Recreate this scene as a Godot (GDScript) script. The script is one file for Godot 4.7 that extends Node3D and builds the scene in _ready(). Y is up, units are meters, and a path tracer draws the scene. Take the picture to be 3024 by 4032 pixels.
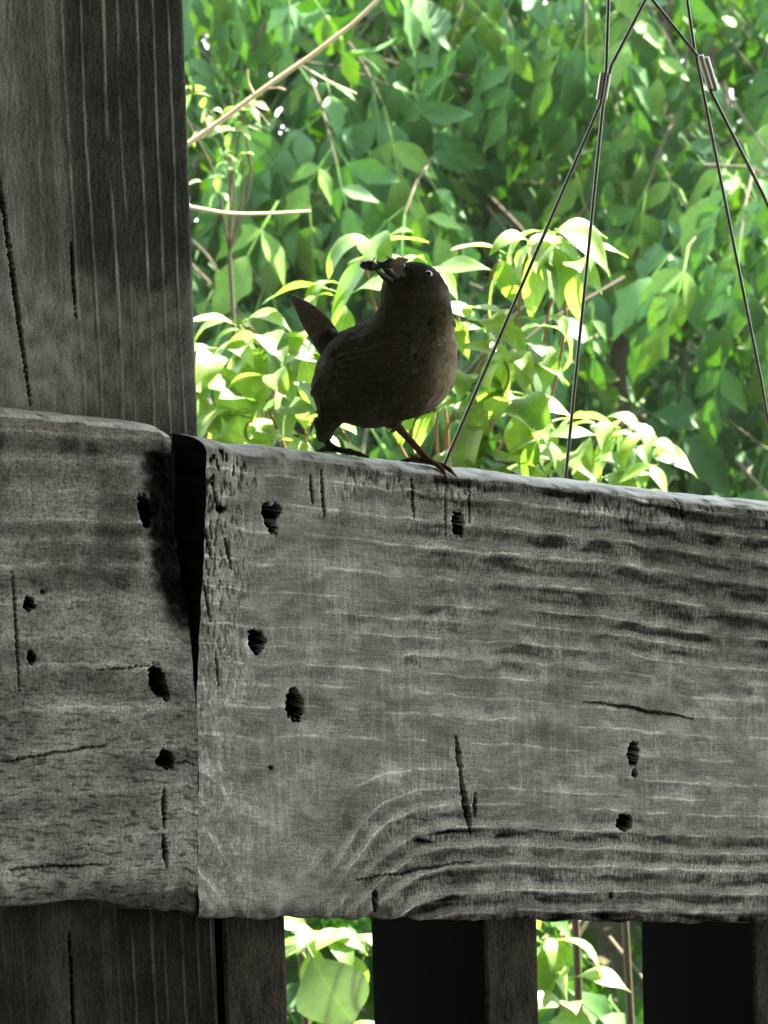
extends Node3D

const SUN_FROM := Vector3(1.0, 1.7, -0.70)
const RAIL_AT := Vector3(0.0, 0.0, -1.13667)       # foot of the railing's origin
const RAIL_TURN := 28.0                             # degrees about y
const LIFT := 0.91975                               # height of the rail's local zero above the deck

var rng := RandomNumberGenerator.new()
var fine := FastNoiseLite.new()
var soft := FastNoiseLite.new()
var rings := PackedFloat32Array()
var ring_gain := PackedFloat32Array()
var M := {}

# ---------------------------------------------------------------- naming helpers
func tag(o: Node3D, label := "", category := "", group := "", kind := "") -> Node3D:
	if label: o.set_meta("label", label)
	if category: o.set_meta("category", category)
	if group: o.set_meta("group", group)
	if kind: o.set_meta("kind", kind)
	return o

func thing(called: String, at: Vector3, label: String, category: String, group := "") -> Node3D:
	var o := Node3D.new()
	o.name = called
	o.position = at
	add_child(o, true)
	return tag(o, label, category, group)

func obj(called: String, mesh: Mesh, material: Material, parent: Node3D = self) -> MeshInstance3D:
	var o := MeshInstance3D.new()
	o.name = called
	o.mesh = mesh
	o.material_override = material
	o.cast_shadow = GeometryInstance3D.SHADOW_CASTING_SETTING_ON
	numbered(o, parent)
	return o

var taken := {}
func numbered(o: Node, parent: Node) -> void:
	var key := str(parent.get_instance_id()) + o.name
	var n: int = taken.get(key, 0)
	taken[key] = n + 1
	if n > 0:
		o.name = "%s_%03d" % [o.name, n]
	parent.add_child(o, true)

# ---------------------------------------------------------------- mesh helpers
func grid_mesh(p: PackedVector3Array, c: PackedColorArray, nx: int, ny: int, extra: Array = []) -> ArrayMesh:
	# nx columns to the right, ny rows upwards, seen from the front; extra = [[a,b,c,d,colour], ...] quads with flat normals
	var n := PackedVector3Array()
	n.resize(p.size())
	for j in ny:
		var a := maxi(j - 1, 0) * nx
		var b := mini(j + 1, ny - 1) * nx
		var r := j * nx
		for i in nx:
			var du := p[r + mini(i + 1, nx - 1)] - p[r + maxi(i - 1, 0)]
			n[r + i] = du.cross(p[b + i] - p[a + i]).normalized()
	var ix := PackedInt32Array()
	ix.resize((nx - 1) * (ny - 1) * 6)
	var k := 0
	for j in ny - 1:
		for i in nx - 1:
			var q := j * nx + i
			ix[k] = q; ix[k + 1] = q + nx; ix[k + 2] = q + nx + 1
			ix[k + 3] = q; ix[k + 4] = q + nx + 1; ix[k + 5] = q + 1
			k += 6
	for e in extra:
		var s := p.size()
		var nn: Vector3 = (e[3] - e[0]).cross(e[1] - e[0]).normalized()
		for t in 4:
			p.append(e[t]); n.append(nn); c.append(e[4])
		ix.append_array([s, s + 1, s + 2, s, s + 2, s + 3])
	var arr := []
	arr.resize(Mesh.ARRAY_MAX)
	arr[Mesh.ARRAY_VERTEX] = p
	arr[Mesh.ARRAY_NORMAL] = n
	arr[Mesh.ARRAY_COLOR] = c
	arr[Mesh.ARRAY_INDEX] = ix
	var m := ArrayMesh.new()
	m.add_surface_from_arrays(Mesh.PRIMITIVE_TRIANGLES, arr)
	return m

func tube_into(st: SurfaceTool, pts: Array, rad: Array, sides := 7, bump := 0.0) -> void:
	# a smooth tube through pts, tapering; rad has one radius per point
	var n := pts.size()
	var side := Vector3.ZERO
	var ringv := []
	for i in n:
		var d: Vector3 = (pts[mini(i + 1, n - 1)] - pts[maxi(i - 1, 0)]).normalized()
		if side == Vector3.ZERO:
			side = d.cross(Vector3(0.31, 0.2, 0.93)).normalized()
		side = (side - d * side.dot(d)).normalized()
		var up := d.cross(side)
		var row := []
		for s in sides:
			var a := TAU * s / sides
			var r: float = rad[i] * (1.0 + bump * rng.randf_range(-1, 1))
			row.append([pts[i] + (side * cos(a) + up * sin(a)) * r, side * cos(a) + up * sin(a)])
		ringv.append(row)
	for i in n - 1:
		for s in sides:
			var t := (s + 1) % sides
			for v in [ringv[i][s], ringv[i + 1][s], ringv[i + 1][t], ringv[i][s], ringv[i + 1][t], ringv[i][t]]:
				st.set_normal(v[1]); st.add_vertex(v[0])
	for e in [0, n - 1]:
		var d: Vector3 = (pts[0] - pts[1]).normalized() if e == 0 else (pts[n - 1] - pts[n - 2]).normalized()
		for s in sides:
			var t := (s + 1) % sides
			for v in ([pts[e], ringv[e][s][0], ringv[e][t][0]] if e == 0 else [pts[e], ringv[e][t][0], ringv[e][s][0]]):
				st.set_normal(d); st.add_vertex(v)

func begin() -> SurfaceTool:
	var st := SurfaceTool.new()
	st.begin(Mesh.PRIMITIVE_TRIANGLES)
	return st

func spline(pts: Array, per := 5) -> Array:
	var out := []
	var n := pts.size()
	for i in n - 1:
		var a: Vector3 = pts[maxi(i - 1, 0)]
		var d: Vector3 = pts[mini(i + 2, n - 1)]
		for k in per:
			out.append((pts[i] as Vector3).cubic_interpolate(pts[i + 1], a, d, float(k) / per))
	out.append(pts[n - 1])
	return out

func taper(n: int, a: float, b: float) -> Array:
	var out := []
	for i in n:
		out.append(lerpf(a, b, float(i) / maxi(n - 1, 1)))
	return out

func rod(called: String, pts: Array, a: float, b: float, m: Material, parent: Node3D, sides := 7, bump := 0.0, per := 5) -> MeshInstance3D:
	var st := begin()
	var s := spline(pts, per)
	tube_into(st, s, taper(s.size(), a, b), sides, bump)
	return obj(called, st.commit(), m, parent)

func block(called: String, size: Vector3, at: Vector3, m: Material, parent: Node3D = self) -> MeshInstance3D:
	var b := BoxMesh.new()
	b.size = size
	var o := obj(called, b, m, parent)
	o.position = at
	return o

# ---------------------------------------------------------------- materials
func mat(c: Color, rough := 0.9, spec := 0.3) -> StandardMaterial3D:
	var m := StandardMaterial3D.new()
	m.albedo_color = c.linear_to_srgb()
	m.roughness = rough
	m.metallic_specular = spec
	return m

func vertex_mat(rough := 0.9, spec := 0.3) -> StandardMaterial3D:
	var m := mat(Color.WHITE, rough, spec)
	m.vertex_color_use_as_albedo = true
	return m

func vein_image(pairs: int, strength: float, seed_at: int) -> ImageTexture:
	var w := 96
	var h := 192
	var im := Image.create(w, h, false, Image.FORMAT_RGB8)
	var nz := FastNoiseLite.new()
	nz.seed = seed_at
	nz.frequency = 0.03
	for y in h:
		for x in w:
			var u := absf((x + 0.5) / w - 0.5) * 2.0
			var v := 1.0 - (y + 0.5) / h
			var f := fposmod((v - u * 0.32) * pairs, 1.0)
			var vein := maxf(0.0, 1.0 - absf(f - 0.5) * 14.0) * 0.6
			var mid := maxf(0.0, 1.0 - u * 16.0)
			var k := 0.92 + 0.08 * nz.get_noise_2d(x, y) + strength * maxf(vein, mid) - 0.06 * absf(sin(f * PI))
			im.set_pixel(x, y, Color(k, k, k * (1.0 - 0.15 * mid)))
	return ImageTexture.create_from_image(im)

func leaf_mat(c: Color, rough: float, spec: float, through: Color, veins: Texture2D, tinted := false) -> StandardMaterial3D:
	var m := mat(c, rough, spec)
	m.albedo_texture = veins
	m.backlight_enabled = true
	m.backlight = through
	m.cull_mode = BaseMaterial3D.CULL_DISABLED
	m.vertex_color_use_as_albedo = tinted
	return m

# ---------------------------------------------------------------- leaves
func blade_into(st: SurfaceTool, xf: Transform3D, length: float, width: float, bend: float, fold: float, widest: float, teeth: float, segs: int, wave := 0.0, twist := 0.0) -> void:
	# a leaf blade from its base along +y, upper face +z; bend turns the tip down
	var at := Vector3.ZERO
	var dir := 0.0
	var rows := []
	for i in segs + 1:
		var t := float(i) / segs
		var w: float
		if t < widest:
			w = sin(t / widest * PI / 2)
		else:
			var q := (t - widest) / (1.0 - widest)
			w = pow(maxf(cos(q * PI / 2), 0.0), 1.15) * (1.0 - 0.25 * q * (1.0 - q))
		w = maxf(w, 0.012) * width * 0.5
		if teeth > 0.0 and i % 2 == 1 and t > 0.25 and t < 0.9:
			w *= 1.0 + teeth
		var across := Vector3(cos(twist * t), 0, sin(twist * t))
		var y := Vector3(0, cos(dir), -sin(dir))
		var z := Vector3(0, sin(dir), cos(dir))
		var rip := wave * width * sin(t * 9.0)
		var row := []
		for s in [-1.0, -0.5, 0.0, 0.5, 1.0]:
			var up: float = absf(s) * fold - s * s * fold * 0.35
			row.append([xf * (at + across * (s * w) + z * (up * w + rip * absf(s) * s)), Vector2(0.5 + 0.5 * s * maxf(w / (width * 0.5), 0.05), 1.0 - t)])
		rows.append(row)
		at += y * (length / segs)
		dir += bend / segs * (1.5 - 1.0 * t)
	for i in segs:
		for s in 4:
			var q := [rows[i][s], rows[i + 1][s], rows[i + 1][s + 1], rows[i][s + 1]]
			for v in [0, 1, 2, 0, 2, 3]:
				st.set_uv(q[v][1]); st.set_smooth_group(0); st.add_vertex(q[v][0])

func stalk_into(st: SurfaceTool, a: Vector3, b: Vector3, r: float) -> void:
	var d := (b - a).normalized()
	var x := d.cross(Vector3(0.2, 0.1, 1)).normalized() * r
	var z := d.cross(x.normalized()) * r
	var c := [x + z, x - z, -x - z, -x + z]
	for s in 4:
		var t := (s + 1) % 4
		for v in [a + c[s], b + c[s], b + c[t], a + c[s], b + c[t], a + c[t]]:
			st.set_uv(Vector2(0.5, 0.5)); st.set_smooth_group(1); st.add_vertex(v)

func simple_leaf(length: float, width: float, bend: float, fold: float, widest: float, segs := 9, wave := 0.03, twist := 0.0) -> ArrayMesh:
	var st := begin()
	var p := length * 0.12
	stalk_into(st, Vector3.ZERO, Vector3(0, p * 1.05, 0), length * 0.008)
	blade_into(st, Transform3D(Basis(), Vector3(0, p, 0)), length, width, bend, fold, widest, 0.0, segs, wave, twist)
	st.generate_normals()
	return st.commit()

func compound_leaf(pairs: int, length: float, width: float, seed_at: int, segs := 7) -> ArrayMesh:
	var r := RandomNumberGenerator.new()
	r.seed = seed_at
	var st := begin()
	var pts := [Vector3.ZERO]
	var dir := 0.15
	var step := length * 0.46
	for i in pairs + 1:
		dir -= 0.22
		pts.append(pts[-1] + Vector3(0, cos(dir), sin(dir)) * step * (1.3 if i == 0 else 1.0))
	for i in pts.size() - 1:
		stalk_into(st, pts[i], pts[i + 1], length * 0.012)
	for i in range(1, pts.size()):
		var last := i == pts.size() - 1
		for s in ([0] if last else [-1, 1]):
			var out: float = 0.0 if last else -s * r.randf_range(0.75, 1.1)
			var b := Basis(Vector3(0, 0, 1), out) * Basis(Vector3(1, 0, 0), dir - r.randf_range(0.0, 0.55)) * Basis(Vector3(0, 1, 0), r.randf_range(-0.45, 0.45))
			var k := (1.12 if last else r.randf_range(0.8, 1.0))
			blade_into(st, Transform3D(b, pts[i]), length * k, width * k * r.randf_range(0.9, 1.1), r.randf_range(0.3, 0.9), r.randf_range(0.15, 0.5), r.randf_range(0.28, 0.42), 0.30 if r.randf() < 0.55 else 0.08, segs, 0.03, r.randf_range(-0.4, 0.4))
	st.generate_normals()
	return st.commit()

# a frame with y along the leaf and z out of its upper face
func leaf_frame(dir: Vector3, face: Vector3) -> Basis:
	var y := dir.normalized()
	var x := y.cross(face).normalized()
	if x.length() < 0.5:
		x = Vector3.RIGHT
	return Basis(x, y, x.cross(y))

# ---------------------------------------------------------------- weathered wood
func noise(s: int, f: float, octaves := 3) -> FastNoiseLite:
	var n := FastNoiseLite.new()
	n.seed = s
	n.frequency = f
	n.noise_type = FastNoiseLite.TYPE_SIMPLEX
	n.fractal_type = FastNoiseLite.FRACTAL_FBM if octaves > 1 else FastNoiseLite.FRACTAL_NONE
	n.fractal_octaves = octaves
	return n

var n_broad := noise(3, 0.02, 3)      # in millimetres
var n_mid := noise(5, 0.11, 2)
var n_fib := noise(7, 0.5, 2)
var n_grit := noise(9, 0.9, 1)
var n_wav := noise(11, 0.006, 2)

func make_rings(s: int, lo: float, hi: float) -> void:
	var r := RandomNumberGenerator.new()
	r.seed = s
	rings.clear()
	ring_gain.clear()
	var g := -420.0
	while g < 420.0:
		rings.append(g)
		ring_gain.append(r.randf_range(0.35, 1.0))
		g += r.randf_range(lo, hi)

func ring(g: float) -> Vector2:   # (place between two rings 0..1, gain)
	var i := clampi(rings.bsearch(g) - 1, 0, rings.size() - 2)
	return Vector2(clampf((g - rings[i]) / (rings[i + 1] - rings[i]), 0, 1), ring_gain[i])

func segment(p: Vector2, a: Vector2, b: Vector2) -> Vector2:  # (distance, place along)
	var d := b - a
	var t := clampf((p - a).dot(d) / d.length_squared(), 0, 1)
	return Vector2(p.distance_to(a + d * t), t)

# holes: [u, b, half width, half height, slant, chip below]; cracks: [a, b, half width, depth]
var holes := []
var cracks := []

func marks(u: float, b: float) -> Vector2:    # (depth of holes and cracks in mm, blackness)
	var deep := 0.0
	var dark := 0.0
	for h in holes:
		var dy: float = b - h[1]
		if absf(dy) > h[3] + 9.0 or absf(u - h[0]) > 12.0:
			continue
		var dx: float = u - h[0] - h[4] * dy
		var r := sqrt(dx * dx / (h[2] * h[2]) + dy * dy / (h[3] * h[3])) + 0.22 * n_mid.get_noise_2d(u * 2.6 + h[0], b * 2.6)
		if r < 1.0:
			deep = maxf(deep, 24.0 * smoothstep(1.0, 0.72, r))
			dark = maxf(dark, smoothstep(1.10, 0.96, r))  # hole insides painted black over the shade of their depth
		elif r < 1.35:
			dark = minf(dark - 0.25 * (1.35 - r) * (1.5 if dy < 0 else -1.0), dark)
			deep = maxf(deep, 1.2 * (1.35 - r))
	for c in cracks:
		var s := segment(Vector2(u, b), c[0], c[1])
		if s.x > 4.0:
			continue
		var w: float = c[2] * sin(PI * clampf(s.y, 0.06, 0.94)) * (1.0 + 0.7 * n_mid.get_noise_2d(u * 3.1, b * 3.1))
		var k := smoothstep(w + 0.45, w * 0.4, s.x + 0.5 * n_fib.get_noise_2d(u, b))
		deep = maxf(deep, c[3] * k)
		dark = maxf(dark, 0.92 * k)
	return Vector2(deep, dark)

func wood(v: float) -> Color:
	v = maxf(v, 0.003)
	return Color(v * 1.05, v * 1.0, v * 0.945)

# each returns [depth into the wood in mm, colour]; u runs along, b is the height below (or above) the top edge, in mm
func right_board(u: float, b: float) -> Array:
	var far := u > 250.0
	var dip := 58.0 * smoothstep(-128.0, -205.0, b) * exp(-pow((u + 62.0) / (38.0 if u < -62.0 else 52.0), 2.0))
	var g := b + dip + 2.6 * n_wav.get_noise_2d(u * 0.35, b * 1.0) + 0.45 * n_mid.get_noise_2d(u * 0.3, b * 0.8) + 5.0 * smoothstep(90.0, 240.0, u) * smoothstep(-150.0, -60.0, b)
	var q := ring(g)
	var broad := n_broad.get_noise_2d(u * 0.7, b * 1.6)
	var upper := smoothstep(-105.0, -55.0, b + 14.0 * broad) * smoothstep(-60.0, 110.0, u + 40.0 * broad)
	var lower := smoothstep(-160.0, -190.0, b) * smoothstep(-20.0, 40.0, u)
	var knot := smoothstep(-150.0, -178.0, b) * exp(-pow((u - 0.0) / 48.0, 2.0))
	var zone := clampf(0.18 + 0.9 * upper + 0.75 * lower + 0.45 * knot + 0.35 * broad, 0.05, 1.1)
	var early := smoothstep(0.10, 0.42, q.x) * smoothstep(0.93, 0.76, q.x) * (0.45 + 0.55 * q.y)
	var ridge := smoothstep(0.88, 0.93, q.x) * smoothstep(1.0, 0.965, q.x) * (0.35 + 0.65 * q.y)
	ridge *= smoothstep(-0.30, 0.15, n_broad.get_noise_2d(u * 1.2 + 300.0, g * 3.0)) * (0.55 + 0.45 * smoothstep(-0.4, 0.1, n_mid.get_noise_2d(u * 0.9, g * 1.6)))
	var calm := 1.0 - 0.9 * smoothstep(-140.0, -170.0, b) * exp(-pow((u + 60.0 + 8.0 * broad) / 24.0, 2.0))   # the blurred heart of the knot
	early *= calm
	ridge *= calm * (1.0 - 0.55 * smoothstep(-130.0, -165.0, b) * smoothstep(0.0, -30.0, u))
	var fib := n_fib.get_noise_2d(u * 0.10, b * 1.5)
	var grit := n_grit.get_noise_2d(u * 0.8, b * 0.9)
	var tick := n_fib.get_noise_2d(u * 1.7, b * 0.22 + 70.0)       # marks of the saw, across the grain
	var scuff := smoothstep(0.05, 0.55, n_fib.get_noise_2d(u * 0.62 + 20.0, b * 0.035 + 33.0)) * smoothstep(-0.2, 0.3, n_broad.get_noise_2d(u * 0.8, b * 0.8 + 700.0))
	var v := 0.345 * (1.0 + 0.40 * broad)
	v *= 1.0 - 0.72 * early * zone * (0.65 + 0.7 * smoothstep(-0.3, 0.4, n_mid.get_noise_2d(u * 0.25 + 90.0, b * 1.0)))
	v *= 1.0 + 1.1 * ridge
	v *= 1.0 + 0.30 * fib + 0.55 * grit * (0.55 + 0.6 * zone) + 0.32 * scuff + 0.30 * smoothstep(0.1, 0.4, n_broad.get_noise_2d(u * 1.6 + 160.0, b * 2.2 + 10.0))
	v *= 1.0 - (0.10 + 0.55 * early * zone) * smoothstep(0.12, 0.42, tick)
	v *= 1.0 + 0.5 * smoothstep(0.25, 0.5, tick * -1.0) * early * zone
	v *= 1.0 - 0.22 * smoothstep(0.1, 0.45, n_broad.get_noise_2d(u * 1.1 + 60.0, b * 1.7 + 60.0)) - 0.34 * upper * smoothstep(60.0, 220.0, u)
	var end := smoothstep(-62.0, -95.0, u)                            # end checks beside the joint
	var check := smoothstep(0.28, 0.45, n_mid.get_noise_2d(u * 2.6 + 40.0, b * 0.9)) * (0.8 * end * smoothstep(-170.0, -20.0, b) + 0.65 * smoothstep(-24.0, -4.0, b) * smoothstep(0.0, 0.3, broad + 0.1))
	v *= 1.0 - 0.78 * check
	v *= 1.0 + 0.5 * end * smoothstep(0.2, 0.45, n_mid.get_noise_2d(u * 2.2 + 240.0, b * 1.3))
	v *= 1.0 - 0.45 * smoothstep(-7.0, -1.0, b) * (0.5 + 0.8 * n_mid.get_noise_2d(u, 3.0))
	v *= 1.0 - 0.5 * smoothstep(-216.0, -224.0, b + 3.0 * n_mid.get_noise_2d(u, 8.0))
	var deep := 0.30 * early * zone + 0.10 * maxf(0.0, -grit) + 0.9 * check + 0.10 * smoothstep(0.2, 0.5, tick) - 0.18 * ridge + 0.14 * maxf(0.0, -fib)
	if not far:
		var mk := marks(u, b)
		deep = maxf(deep, mk.x) if mk.x > 0.0 else deep
		v = v * (1.0 - clampf(mk.y, -0.6, 0.995))
	deep += 1.6 * smoothstep(-220.0, -226.0, b) * (0.6 + n_mid.get_noise_2d(u * 0.6, 1.0))
	return [deep, wood(v)]

func left_board(u: float, b: float) -> Array:
	var g := b * 0.85 + 3.0 * n_wav.get_noise_2d(u * 0.9, b) - 0.05 * u
	var q := ring(g + 100.0)
	var broad := n_broad.get_noise_2d(u * 0.9 + 500.0, b * 1.2)
	var patch := smoothstep(0.05, 0.4, n_broad.get_noise_2d(u * 1.2 + 900.0, b * 0.9))
	var early := smoothstep(0.05, 0.3, q.x) * smoothstep(0.95, 0.55, q.x) * q.y
	var ridge := smoothstep(0.80, 0.93, q.x) * smoothstep(1.0, 0.96, q.x) * q.y
	var fib := n_fib.get_noise_2d(u * 0.2, b * 1.1 + 200.0)
	var grit := n_grit.get_noise_2d(u * 0.6 + 700.0, b)
	var pit := smoothstep(0.3, 0.62, n_mid.get_noise_2d(u * 0.55, b * 2.4 + 400.0))
	var tick := n_fib.get_noise_2d(u * 1.2, b * 0.2 + 170.0)
	var zone := 0.30 + 0.35 * smoothstep(-140.0, -30.0, b)
	var v := 0.335 * (1.0 + 0.55 * broad)
	v *= 1.0 - 0.75 * early * zone - 0.30 * patch * smoothstep(-130.0, -60.0, b)
	v *= 1.0 + 0.5 * ridge
	v *= 1.0 + 0.30 * fib + 0.42 * grit
	v *= 1.0 - 0.6 * pit * (0.4 + 0.6 * smoothstep(-60.0, -170.0, b))
	v *= 1.0 - 0.3 * smoothstep(0.2, 0.5, tick)
	v *= 1.0 - 0.35 * smoothstep(-30.0, -6.0, b) * smoothstep(-0.3, 0.4, broad)
	var deep := 0.4 * early + 0.28 * pit + 0.12 * maxf(0.0, -grit) + 0.1 * smoothstep(0.2, 0.5, tick) - 0.15 * ridge
	# the rotted end beside the joint: worn back, its soft shadow painted black
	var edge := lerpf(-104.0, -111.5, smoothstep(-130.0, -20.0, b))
	var rot_shade := smoothstep(26.0, 0.0, edge - u) * smoothstep(-118.0, -60.0, b) * smoothstep(0.0, -14.0, b)
	rot_shade = clampf(rot_shade + 0.25 * rot_shade * n_mid.get_noise_2d(u * 0.8, b * 0.8), 0, 1)
	deep += 4.0 * pow(rot_shade, 2.0)
	v *= 1.0 - 0.975 * smoothstep(0.15, 0.62, rot_shade)
	var mk := marks(u, b)
	deep = maxf(deep, mk.x) if mk.x > 0.0 else deep
	v *= 1.0 - clampf(mk.y, -0.6, 0.995)
	# splintered lower edge
	var low := smoothstep(-212.0, -222.0, b + 5.0 * n_mid.get_noise_2d(u * 0.35, 30.0))
	deep += 2.0 * low
	v *= 1.0 - 0.6 * low
	return [deep, wood(v)]

func post_face(u: float, v: float) -> Array:
	var lower := smoothstep(125.0, 95.0, v + 14.0 * n_broad.get_noise_2d(u * 1.4, v))
	var g := u + 2.2 * n_wav.get_noise_2d(v * 0.6, u * 1.0 + 80.0) + 0.018 * v
	var right := smoothstep(-150.0, -128.0, g)
	var q := ring(g)
	var ridge := smoothstep(0.80, 0.86, q.x) * smoothstep(0.99, 0.93, q.x) * (0.35 + 0.65 * q.y) * smoothstep(-0.75, -0.2, n_mid.get_noise_2d(q.y * 900.0, v * 0.10))
	var wide := exp(-pow((g + 168.0) / 9.0, 2.0)) + 0.8 * exp(-pow((g + 142.0) / 3.0, 2.0))
	var fib := n_fib.get_noise_2d(u * 1.2, v * 0.12)
	var grit := n_grit.get_noise_2d(u, v)
	var blot := n_broad.get_noise_2d(u * 1.5 + 40.0, v * 1.2)
	var x := 0.115 * (1.0 + 0.3 * blot)
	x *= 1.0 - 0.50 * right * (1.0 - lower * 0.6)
	x *= 1.0 + 0.9 * wide
	x += 0.27 * ridge * (0.35 + 0.65 * right) * (0.75 + 0.6 * blot)
	x *= 1.0 + 0.22 * fib + 0.26 * grit
	x = lerpf(x, 0.31 * (1.0 + 0.5 * n_mid.get_noise_2d(u * 0.6, v * 0.5) + 0.3 * grit) * (1.0 - 0.35 * right), 0.62 * lower * smoothstep(44.0, 66.0, v))
	var deep := 0.5 * (1.0 - ridge) * right + 0.4 * maxf(0.0, -fib) + 0.2 * grit
	var mk := marks(u, v)
	deep = maxf(deep, mk.x)
	x *= 1.0 - clampf(mk.y, -0.6, 0.98)
	x *= 1.0 - 0.70 * smoothstep(-150.0, -190.0, v + 10.0 * blot)   # shade under the rail painted into the lower part
	return [deep, Color(x * 1.03, x, x * 0.91)]

func plank(cols: PackedFloat32Array, rows: PackedFloat32Array, top: Callable, bottom: Callable, shift: Callable, face: Callable, thick: float, rise: float, top_tone: float) -> ArrayMesh:
	# the front face is a fine grid whose relief is real; it runs on over the top and under the bottom
	var nx := cols.size()
	var nf := rows.size()
	var back := [0.0, 1.5, 4.0, 8.0, 14.0, 22.0, 30.0, thick]
	var ny := nf + 2 * (back.size() - 1)
	var p := PackedVector3Array()
	var c := PackedColorArray()
	p.resize(nx * ny)
	c.resize(nx * ny)
	var nb := back.size() - 1
	for i in nx:
		var u0 := cols[i]
		for j in nf:
			var t := rows[j]
			var v: float = lerpf(bottom.call(u0), top.call(u0), t)
			var u: float = u0 + shift.call(u0, v)
			var b: float = v - top.call(u0)
			var got: Array = face.call(u, b)
			var e := minf((1.0 - t), t) * 220.0
			var arris := 0.0 if e > 1.5 else 1.5 - sqrt(maxf(2.25 - (1.5 - e) * (1.5 - e), 0.0))
			var k := (nb + j) * nx + i
			p[k] = Vector3(u, v, -(got[0] + arris)) * 0.001 + Vector3(0, LIFT, 0)
			c[k] = got[1]
		for s in nb:
			var w: float = back[s + 1]
			var kt := (nb + nf + s) * nx + i
			var kb := (nb - 1 - s) * nx + i
			var vt: float = top.call(u0)
			var vb: float = bottom.call(u0)
			var rough := n_mid.get_noise_2d(u0 * 0.35, w * 1.5)
			p[kt] = Vector3(u0 + shift.call(u0, vt), vt + rise * (1.0 - exp(-w / 9.0)) + 0.18 * rough, -w - 1.5 * exp(-w)) * 0.001 + Vector3(0, LIFT, 0)
			var tone := top_tone * (1.0 + 0.35 * rough + 0.3 * n_grit.get_noise_2d(u0, w) - 0.5 * smoothstep(0.35, 0.6, n_mid.get_noise_2d(u0 * 0.5 + 60.0, w * 0.3)))  # tops toned lighter, with their sky light painted in
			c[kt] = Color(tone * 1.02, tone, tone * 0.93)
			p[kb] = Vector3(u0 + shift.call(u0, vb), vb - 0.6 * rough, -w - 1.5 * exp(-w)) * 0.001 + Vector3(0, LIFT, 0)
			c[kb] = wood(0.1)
	var extra := []
	for e in [0, nx - 1]:
		for j in range(nb, nb + nf - 1, 2):
			var a := p[j * nx + e]
			var b2 := p[mini(j + 2, nb + nf - 1) * nx + e]
			var ab := Vector3(a.x, a.y, -thick * 0.001)
			var bb := Vector3(b2.x, b2.y, -thick * 0.001)
			var tone := wood(0.022 * (1.0 + 0.5 * n_mid.get_noise_2d(j * 1.0, e)))  # end faces painted near black for the shade in the joint
			extra.append([a, ab, bb, b2, tone] if e > 0 else [ab, a, b2, bb, tone])
	for i in range(0, nx - 1, 8):
		var i2 := mini(i + 8, nx - 1)
		extra.append([p[i2], p[(ny - 1) * nx + i2], p[(ny - 1) * nx + i], p[i], wood(0.15)])
	# quads run bottom-left, top-left, top-right, bottom-right as seen from outside
	for q in extra:
		var t: Vector3 = q[1]
		q[1] = q[1]
		q[2] = q[2]
	return grid_mesh(p, c, nx, ny, extra)

func steps(a: float, b: float, d: float) -> PackedFloat32Array:
	var out := PackedFloat32Array()
	var n := int(ceil((b - a) / d))
	for i in n + 1:
		out.append(lerpf(a, b, float(i) / n))
	return out

# ---------------------------------------------------------------- soft bodies
func sd(p: Vector3, q: Array) -> float:   # tapered capsule [a, b, ra, rb]
	var a: Vector3 = q[0]
	var d: Vector3 = q[1] - a
	var t := clampf((p - a).dot(d) / maxf(d.length_squared(), 1e-9), 0, 1)
	return p.distance_to(a + d * t) - lerpf(q[2], q[3], t)

func field(p: Vector3, prims: Array, k: float) -> float:
	var s := 1e9
	for q in prims:
		var d := sd(p, q)
		if s > 1e8:
			s = d
		else:
			var h := clampf(0.5 + 0.5 * (s - d) / k, 0, 1)
			s = lerpf(s, d, h) - k * h * (1.0 - h)
	return s

var last_pos: PackedVector3Array
var last_nrm: PackedVector3Array

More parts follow.
